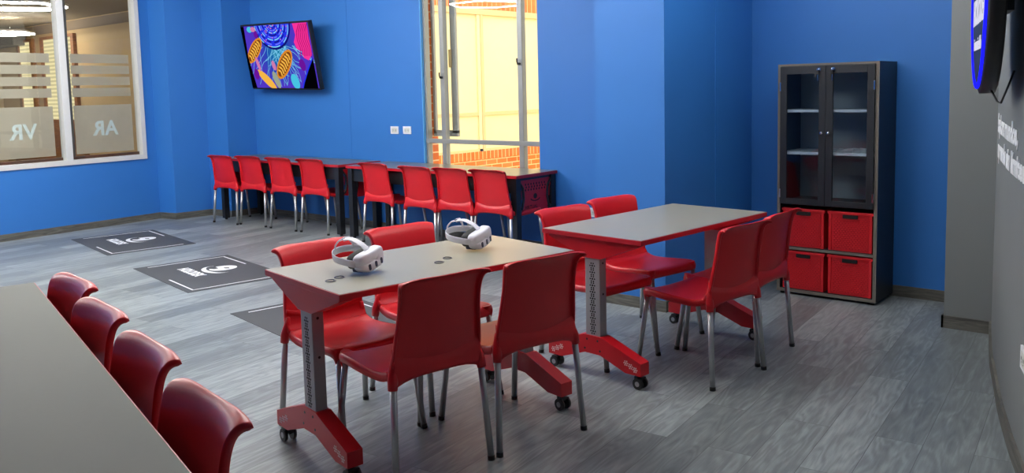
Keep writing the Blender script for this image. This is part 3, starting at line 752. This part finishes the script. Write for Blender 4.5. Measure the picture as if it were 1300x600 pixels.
# baskets
def basket(loc, bw, bh, label):
    t = thing('storage_basket', label, 'basket', loc, 0, 'red woven baskets in the cabinet')
    D = .30
    body = MB(); body.box((.008, .006, .002), (bw-.008, D, bh-.018), BASK)
    nr, nc = 17, 12; rx = (bw-.06)/nc; rz_ = (bh-.05)/nr
    for r in range(nr):
        for c in range(nc):
            ox = rx*.5 if r % 2 else 0
            xa = .030+c*rx+ox; xb_ = min(xa+rx*.9, bw-.03)
            if xb_-xa < .004: continue
            za = .014+r*rz_
            if za+rz_ > bh-.052 and xb_ > bw/2-.062 and xa < bw/2+.062: continue
            body.box((xa, .001, za+rz_*.08), (xb_, .007, za+rz_*.86), BASK)
    for x in (.008, bw-.028): body.box((x, -.002, .002), (x+.020, .02, bh-.018), BASK, .003)
    body.build('woven_body', t)
    rim = MB(); rim.box((0, -.006, bh-.020), (bw, .012, bh), BASK, .004); rim.box((0, .012, bh-.020), (.012, D+.004, bh), BASK, .004); rim.box((bw-.012, .012, bh-.020), (bw, D+.004, bh), BASK, .004)
    rim.box((bw/2-.062, -.005, bh-.056), (bw/2+.062, .004, bh-.050), BASK, .002)
    rim.build('rim', t)
    MB().box((bw/2-.05, -.0035, bh-.046), (bw/2+.05, .004, bh-.020), HOLE, .003).build('handle_slot', t)
    return t
for (x, z, l) in ((-2.462, .3435, 'red woven basket, upper left of the four in the cabinet'), (-2.142, .3435, 'red woven basket, upper right of the four in the cabinet'), (-2.462, .0425, 'red woven basket, lower left of the four in the cabinet'), (-2.142, .0425, 'red woven basket, lower right of the four in the cabinet')):
    basket((x, KY+.012, z), .305, .272, l)
# plastic bag on the middle shelf
pb = MB(); rows = []
for j in range(9):
    r = []
    for i in range(15):
        x = -.13+.26*i/14; y = -.06+.12*j/8
        e = max(0, 1-(abs(x)/.13)**2)*max(0, 1-(abs(y)/.06)**2)
        r.append(Vector((x+random.uniform(-.006, .006), y+random.uniform(-.005, .005), .001+e**.5*random.uniform(.008, .036))))
    rows.append(r)
pb.grid(rows, PLASTIC, .0012, smooth=False); o = pb.build('plastic_bag'); o.location = (-2.0, KY+.11, 1.0105)
tag(o, 'crumpled clear plastic bag on the middle shelf behind the right glass door', 'bag')

# ------------------------------------------------------------------ television
tvt = math.atan2(.15, .77)
tv = thing('wall_television', 'wall-mounted television tilted down, showing a colourful cell picture', 'television', (-8.565, 5.975, 1.925))
tv.rotation_euler = Euler((tvt, math.radians(-1.4)*-1, 0))
TWD, THT = 1.325, .775
f = MB(); e = .018
f.box((-TWD/2, 0, -THT/2), (TWD/2, .045, THT/2), BLACK, .004)
for a, b2 in (((-TWD/2, -THT/2), (TWD/2, -THT/2+e)), ((-TWD/2, THT/2-e), (TWD/2, THT/2)), ((-TWD/2, -THT/2+e), (-TWD/2+e, THT/2-e)), ((TWD/2-e, -THT/2+e), (TWD/2, THT/2-e))):
    f.box((a[0], -.008, a[1]), (b2[0], .002, b2[1]), BLACK, .002)
f.build('frame', tv)
def screen_bg():
    m = bpy.data.materials.new('screen_cell_plasma'); m.use_nodes = True
    nt = m.node_tree; L = nt.links; nt.nodes.remove(nt.nodes['Principled BSDF'])
    tc = nt.nodes.new('ShaderNodeTexCoord'); mp = nt.nodes.new('ShaderNodeMapping'); mp.inputs['Location'].default_value = (.05, 0, -.06); mp.inputs['Scale'].default_value = (1.9, 1, 2.2)
    L.new(tc.outputs['Object'], mp.inputs[0])
    ln = nt.nodes.new('ShaderNodeVectorMath'); ln.operation = 'LENGTH'; L.new(mp.outputs[0], ln.inputs[0])
    n = nt.nodes.new('ShaderNodeTexNoise'); n.inputs['Scale'].default_value = 9; L.new(tc.outputs['Object'], n.inputs['Vector'])
    ad = nt.nodes.new('ShaderNodeMath'); ad.operation = 'MULTIPLY_ADD'; ad.inputs[1].default_value = .35; L.new(n.outputs['Fac'], ad.inputs[0]); L.new(ln.outputs['Value'], ad.inputs[2])
    cr = nt.nodes.new('ShaderNodeValToRGB'); L.new(ad.outputs[0], cr.inputs[0])
    el = cr.color_ramp.elements; el[0].position = .25; el[0].color = rgb(20, 120, 160); el[1].position = 1.0; el[1].color = rgb(78, 52, 190)
    x = cr.color_ramp.elements.new(.62); x.color = rgb(34, 70, 176)
    e = nt.nodes.new('ShaderNodeEmission'); L.new(cr.outputs[0], e.inputs[0]); e.inputs[1].default_value = 1.
    L.new(e.outputs[0], nt.nodes['Material Output'].inputs[0]); return m
E_ = lambda n, r, g, b: emit('screen_'+n, rgb(r, g, b), 1.)
cB, cB2, cP, cP2, cO, cO2, cY, cT, cV, cK, cL, cR = (E_('blue', 36, 50, 225), E_('navy', 16, 20, 110), E_('magenta', 240, 50, 150), E_('deep_magenta', 170, 16, 100), E_('orange', 214, 132, 40), E_('brown', 120, 62, 20), E_('gold', 238, 178, 70), E_('cyan', 70, 190, 220), E_('violet', 104, 20, 150), E_('black', 2, 2, 6), E_('pale', 120, 200, 235), E_('pink', 200, 120, 170))
s = MB()
sw_, sh_ = TWD/2-e, THT/2-e
S = lambda u, v, w: Vector((u, -.002-w, v))
s.prism([(-sw_, -sh_), (sw_, -sh_), (sw_, sh_), (-sw_, sh_)], S, 0, .001, screen_bg())
lay = [.001]
def poly(pts, m):
    lay[0] += .00003; s.prism([(max(-sw_, min(sw_, x)), max(-sh_, min(sh_, y))) for x, y in pts], S, lay[0], lay[0]+.0002, m)
def ell(cx, cy, rx, ry, m, rot=0., n=20, a0=0, a1=360):
    pts = []
    for k in range(n+1 if a1-a0 < 360 else n):
        a = math.radians(a0+(a1-a0)*k/n); x, y = rx*math.cos(a), ry*math.sin(a)
        pts.append((cx+x*math.cos(rot)-y*math.sin(rot), cy+x*math.sin(rot)+y*math.cos(rot)))
    poly(pts, m)
def stroke(pts, wd, m):
    for p, q in zip(pts, pts[1:]):
        d = (Vector(q)-Vector(p)); 
        if d.length < 1e-5: continue
        d.normalize(); nn = Vector((-d.y, d.x))*wd
        poly([(p[0]-nn.x, p[1]-nn.y), (q[0]-nn.x, q[1]-nn.y), (q[0]+nn.x, q[1]+nn.y), (p[0]+nn.x, p[1]+nn.y)], m)
# filaments
for k in range(40):
    a = random.uniform(-.9, .9)*PI-PI/2; x0, y0 = -.02+random.uniform(-.3, .3), .12
    pts = [(x0+.1*math.cos(a), y0)]
    for j in range(7):
        a += random.uniform(-.5, .5); pts.append((pts[-1][0]+.055*math.cos(a), pts[-1][1]-abs(.06*math.sin(a))-.01))
    stroke(pts, .0026, cL)
# nucleus with maze-like folds
ell(-.03, .40, .36, .32, cB2, a0=180, a1=360); ell(-.03, .40, .335, .295, cB, a0=180, a1=360)
for k in range(10):
    r = .05+.029*k
    for seg in range(6):
        a0 = 182+seg*29+random.uniform(0, 8); a1 = a0+random.uniform(15, 26)
        stroke([(-.03+r*1.06*math.cos(math.radians(a)), .40+r*.92*math.sin(math.radians(a))) for a in [a0+(a1-a0)*q/4 for q in range(5)]], .0065, (cL, cB2, E_('periwinkle', 110, 120, 250))[k % 3])
    for q in range(3):
        a = math.radians(random.uniform(185, 355)); ell(-.03+r*1.06*math.cos(a), .40+r*.92*math.sin(a), .010, .008, cR, n=8)
# pink folded apparatus at the upper right
poly([(.38, .37), (.64, .37), (.64, .02), (.56, -.05), (.48, -.02), (.46, .06), (.38, .08), (.35, .16), (.40, .24)], cP)
for k in range(7):
    x = .40+.035*k
    stroke([(x+.10, .36), (x+.03, .27), (x+.02, .18), (x+.05, .09), (x+.02, .0)], .006, cP2)
def mito(cx, cy, L_, W_, rot, plain=False):
    ell(cx, cy, L_, W_, cO if not plain else cY, rot); 
    if not plain:
        ell(cx, cy, L_*.86, W_*.74, cO2, rot)
        for k in range(7):
            u = -.7+1.4*k/6; h = W_*.62*math.sqrt(max(.05, 1-u*u)); 
            p = [(u*L_*.86-.012, -h), (u*L_*.86+.014, 0), (u*L_*.86-.006, h)]
            stroke([(cx+x*math.cos(rot)-y*math.sin(rot), cy+x*math.sin(rot)+y*math.cos(rot)) for x, y in p], .012, cY)
mito(-.45, .08, .22, .085, math.radians(38)); mito(.09, -.09, .23, .10, math.radians(42))
mito(-.31, -.27, .20, .055, math.radians(-36), True)
ell(.43, -.10, .055, .07, cV, .3); ell(-.50, -.20, .052, .065, cV); ell(-.36, .27, .04, .05, cV); ell(.24, -.29, .07, .095, cT, .5); ell(-.47, .33, .055, .035, cT); ell(-.40, .33, .05, .03, cR)
ell(-.12, -.27, .05, .11, E_('sand', 150, 160, 140), .45); ell(-.12, -.10, .035, .06, cR, .3); ell(-.43, -.08, .03, .09, cR, .3)
# the dark corners outside the membrane
poly([(sw_, -.02), (sw_, -sh_), (.36, -sh_), (.40, -.30), (.52, -.15)], cK); stroke([(.36, -sh_), (.40, -.30), (.52, -.15), (sw_, -.02)], .010, cB)
poly([(-sw_, sh_), (-sw_+.07, sh_), (-sw_+.04, .0), (-sw_+.10, -sh_+.0), (-sw_, -sh_)], cK)
s.build('screen', tv)
MB().box((-.20, .046, -.16), (.20, .075, .18), BLKS, .006).build('mounting_plate', tv)
MB().box((-.05, .07, -.06), (.05, .20, .02), BLKS).build('mounting_arm', tv)

# ------------------------------------------------------------------ sockets
def socket(fn, label):
    b = MB()
    b.prism([(-.060, -.040), (.060, -.040), (.060, .040), (-.060, .040)], lambda u, v, w: fn(u, v, w), .0005, .009, WHITE)
    o = b.build('wall_socket'); tag(o, label, 'socket', 'white wall sockets')
    d = MB()
    d.prism([(-.042, -.026), (.042, -.026), (.042, .026), (-.042, .026)], lambda u, v, w: fn(u, v, w), .009, .0105, mat('socket_insert', rgb(214, 214, 208), .4))
    for cx in (-.022, .022):
        for dx in (-.007, .007): d.prism([(cx+dx-.0016, -.006), (cx+dx+.0016, -.006), (cx+dx+.0016, .008), (cx+dx-.0016, .008)], lambda u, v, w: fn(u, v, w), .0105, .0111, HOLE)
        d.prism([(cx+.003*math.cos(PI/3*j), -.013+.003*math.sin(PI/3*j)) for j in range(6)], lambda u, v, w: fn(u, v, w), .0105, .0111, HOLE)
    d.build('outlet_insert', o)
socket(lambda u, v, w: Vector((-6.884+u, YB-w, 1.083+v)), 'left of two white sockets on the blue wall beside the window')
socket(lambda u, v, w: Vector((-6.690+u, YB-w, 1.085+v)), 'right of two white sockets, closest to the bright window')
socket(lambda u, v, w: Vector((-4.355+u, YB-w, .392+v)), 'low white socket on blue wall behind the second table chairs')
aS = rw_arc_at_y(3.56)
socket(lambda u, v, w: rw(aS+u, .455+v*1.05, w), 'low white socket on the grey wall at the right edge')

# ------------------------------------------------------------------ slogan and round sign on the right wall
slog = thing('wall_lettering', 'white two-line slogan on the grey wall at the right edge', 'lettering', (0, 0, 0))
def tw(arc_end, z, body, size):
    tx = MB()
    c = bpy.data.curves.new('t', 'FONT'); c.body = body; c.size = size; c.offset = .005; o = bpy.data.objects.new('t', c); me = bpy.data.meshes.new_from_object(o)
    wid = max(v.co.x for v in me.vertices); bpy.data.objects.remove(o); bpy.data.curves.remove(c); bpy.data.meshes.remove(me)
    og = rw(arc_end, z); slog.location = (og.x, og.y, z) if slog.location.length == 0 else slog.location
    tx.text(body, size, lambda x, y, zz: rw(arc_end-(wid-x)*1.42, z+y, .0022+zz)-slog.location, MATW, .0015, .005)
    tx.build('text_line', slog)
tw(rw_arc_at_y(3.91), 1.218, 'Explora mundos,', .122)
tw(rw_arc_at_y(3.69), 1.094, 'aprende sin l\u00edmites', .122)
sg = thing('neon_sign', 'round black sign with glowing blue rim high on the grey wall', 'sign', (-.788, 4.0, 1.872), 0)
# local: x along wall (towards us), y out of the wall (into the room), z up
dv = Vector((.275, -1)).normalized()
sg.rotation_euler = (0, 0, math.atan2(dv.y, dv.x))
RS = .447
Rx = Matrix.Rotation(PI/2, 4, 'X')   # lathe axis z -> -y
b = MB(); b.lathe([(RS-.02, -.002), (RS, .004), (RS, .055), (RS-.02, .062)], BLACK, 64, M=Rx); b.build('housing', sg)
MB().tube([((RS-.026)*math.cos(2*PI*k/72), -.066, (RS-.026)*math.sin(2*PI*k/72)) for k in range(72)], .0065, NEON, 10, closed=True).build('neon_tube', sg)
fc = MB(); fc.lathe([(RS-.04, .060), (RS-.045, .066)], mat('dark_sign_face', rgb(26, 28, 44), .4), 64, M=Rx)
FS = lambda x, y, z: Vector((x, -.0668-z, y))
SW = emit('sign_white', rgb(225, 225, 245), .9); SR = emit('sign_red', rgb(215, 40, 50), .8); SB = emit('sign_blue', rgb(40, 120, 220), .8)
fc.text('HOLODEX', .145, lambda x, y, z: FS(x-.315, y-.155, z), SW, .001, .005, spacing=.95)
fc.text('immersive lab', .075, lambda x, y, z: FS(x-.23, y-.265, z), SW, .001, .001)
fc.box((-.22, -.0675, -.01), (-.08, -.069, .13), SR); fc.box((-.06, -.0675, .05), (.10, -.069, .24), SB); fc.build('face', sg)
MB().tube([(.10, -.02, -RS+.015), (.13, .0, -RS-.03), (.17, .01, -RS-.035), (.20, .03, -RS+.03), (.20, .05, -RS+.09)], .004, BLACK, 8).build('cable', sg)
MB().box((-.12, -.001, -.12), (.12, .05, .12), BLKS).build('wall_bracket', sg)

# ------------------------------------------------------------------ VR headsets (local: +y is where the visor looks, z=0 on the table)
def headset(loc, rz, label):
    t = thing('vr_headset', label, 'headset', loc, rz, 'white headsets on the front table')
    t.scale = (.82,)*3; t.rotation_euler = Euler((0, math.radians(12), rz))
    v = MB(); rows = []
    for y, k in ((0, .90), (.006, .97), (.014, 1.0), (.034, 1.0), (.046, .985), (.054, .95), (.0585, .88), (.061, .76), (.062, .5), (.0622, .02)):   # front shell: a rounded box, bowed across
        r = []
        for i in range(37):
            bb = 2*PI*i/36; cs, sn = math.cos(bb), math.sin(bb)
            x = .094*k*math.copysign(abs(cs)**.42, cs); z = .050*k*math.copysign(abs(sn)**.5, sn)
            if z < 0: x *= 1-.18*(-z/.05)**2
            r.append(Vector((x, y+.030-1.5*x*x, .052+z)))
        rows.append(r)
    v.grid(rows, HEAD, .003); v.build('visor', t)
    for x in (-.046, 0, .046):
        pr_ = [(x+.008*math.cos(PI/8*k), .030+(.008 if 0 <= k <= 8 else -.008)+.008*math.sin(PI/8*k)) for k in range(16)]
        yy = .0925-1.5*x*x
        MB().prism(pr_, lambda u, w2, q, yy=yy: Vector((u, yy+q, w2)), -.006, .0016, NAVY).build('camera_lens', t)
    gs = MB(); rows = []
    for y, k in ((.034, .90), (.010, .92), (-.016, .93), (-.024, .86), (-.016, .70), (.020, .62)):
        rows.append([Vector((.088*k*math.copysign(abs(math.cos(q))**.5, math.cos(q)), y-1.2*(.088*k*math.cos(q))**2, .054+.044*k*math.copysign(abs(math.sin(q))**.6, math.sin(q)))) for q in [2*PI*i/32 for i in range(33)]])
    gs.grid(rows, FOAM, .002); gs.build('face_gasket', t)
    MB().box((-.066, -.014, .003), (.066, .052, .022), NAVY, .007).build('lower_rim', t)
    st = MB()
    side = [(.094, .040, .060), (.094, .0, .062)]
    for k in range(17):
        a = PI*k/16; side.append((.086*math.cos(a), -.05-.115*math.sin(a), .064+.012*math.sin(a)))
    side += [(-.094, .0, .062), (-.094, .040, .060)]
    st.tube(side, .013, HEAD, 10, flat=(.17, 1.5)); st.build('side_strap', t)
    ts = MB()
    arc = [(0, .050, .100), (0, .02, .128), (0, -.035, .152), (0, -.085, .150), (0, -.105, .143)]
    arc = [tuple(cr1(arc, q/4)) for q in range(17)]
    ts.tube(arc, .014, HEAD, 10, flat=(1.35, .16)); ts.build('top_strap', t)
    lk = [(0, -.100, .146), (0, -.13, .135), (0, -.158, .108), (0, -.166, .086)]
    MB().tube([tuple(cr1(lk, q/4)) for q in range(13)], .0045, HEAD, 8).build('strap_loop', t)
    MB().tube([(0, -.095, .147), (-.04, -.095, .138), (-.066, -.10, .110), (-.074, -.103, .078)], .010, HEAD, 8, flat=(.25, 1.1)).build('strap_link', t)
    MB().cyl((0, -.095, .148), (0, -.095, .154), .009, NAVY, 12).build('strap_clip', t)
    return t
headset((-2.771, 2.291, .7640), -HP+math.radians(10), 'white headset at the left end of the front table')
headset((-2.729, 2.923, .7640), -HP+math.radians(12), 'white headset at the right end of the front table')
def ring(x, y, rz, label):
    t = MB(); R_ = .0195
    t.tube([(R_*math.cos(2*PI*k/28), R_*math.sin(2*PI*k/28), .0025) for k in range(28)], .0019, NAVY, 8, closed=True)
    t.box((R_-.003, -.005, .0005), (R_+.003, .005, .006), POST, .001)
    o = t.build('finger_ring'); o.location = (x, y, .7502); o.rotation_euler = (0, 0, rz); tag(o, label, 'ring', 'small rings on the front table')
ring(-2.728, 2.088, .4, 'small dark ring nearest the left end of the front table'); ring(-2.751, 2.150, 2.2, 'small dark ring second from left end of the front table, before the left headset')
ring(-2.628, 2.592, 1.0, 'small dark ring in the middle of the front table, left of its pair'); ring(-2.663, 2.680, 2.6, 'small dark ring beside right headset, right of its pair')
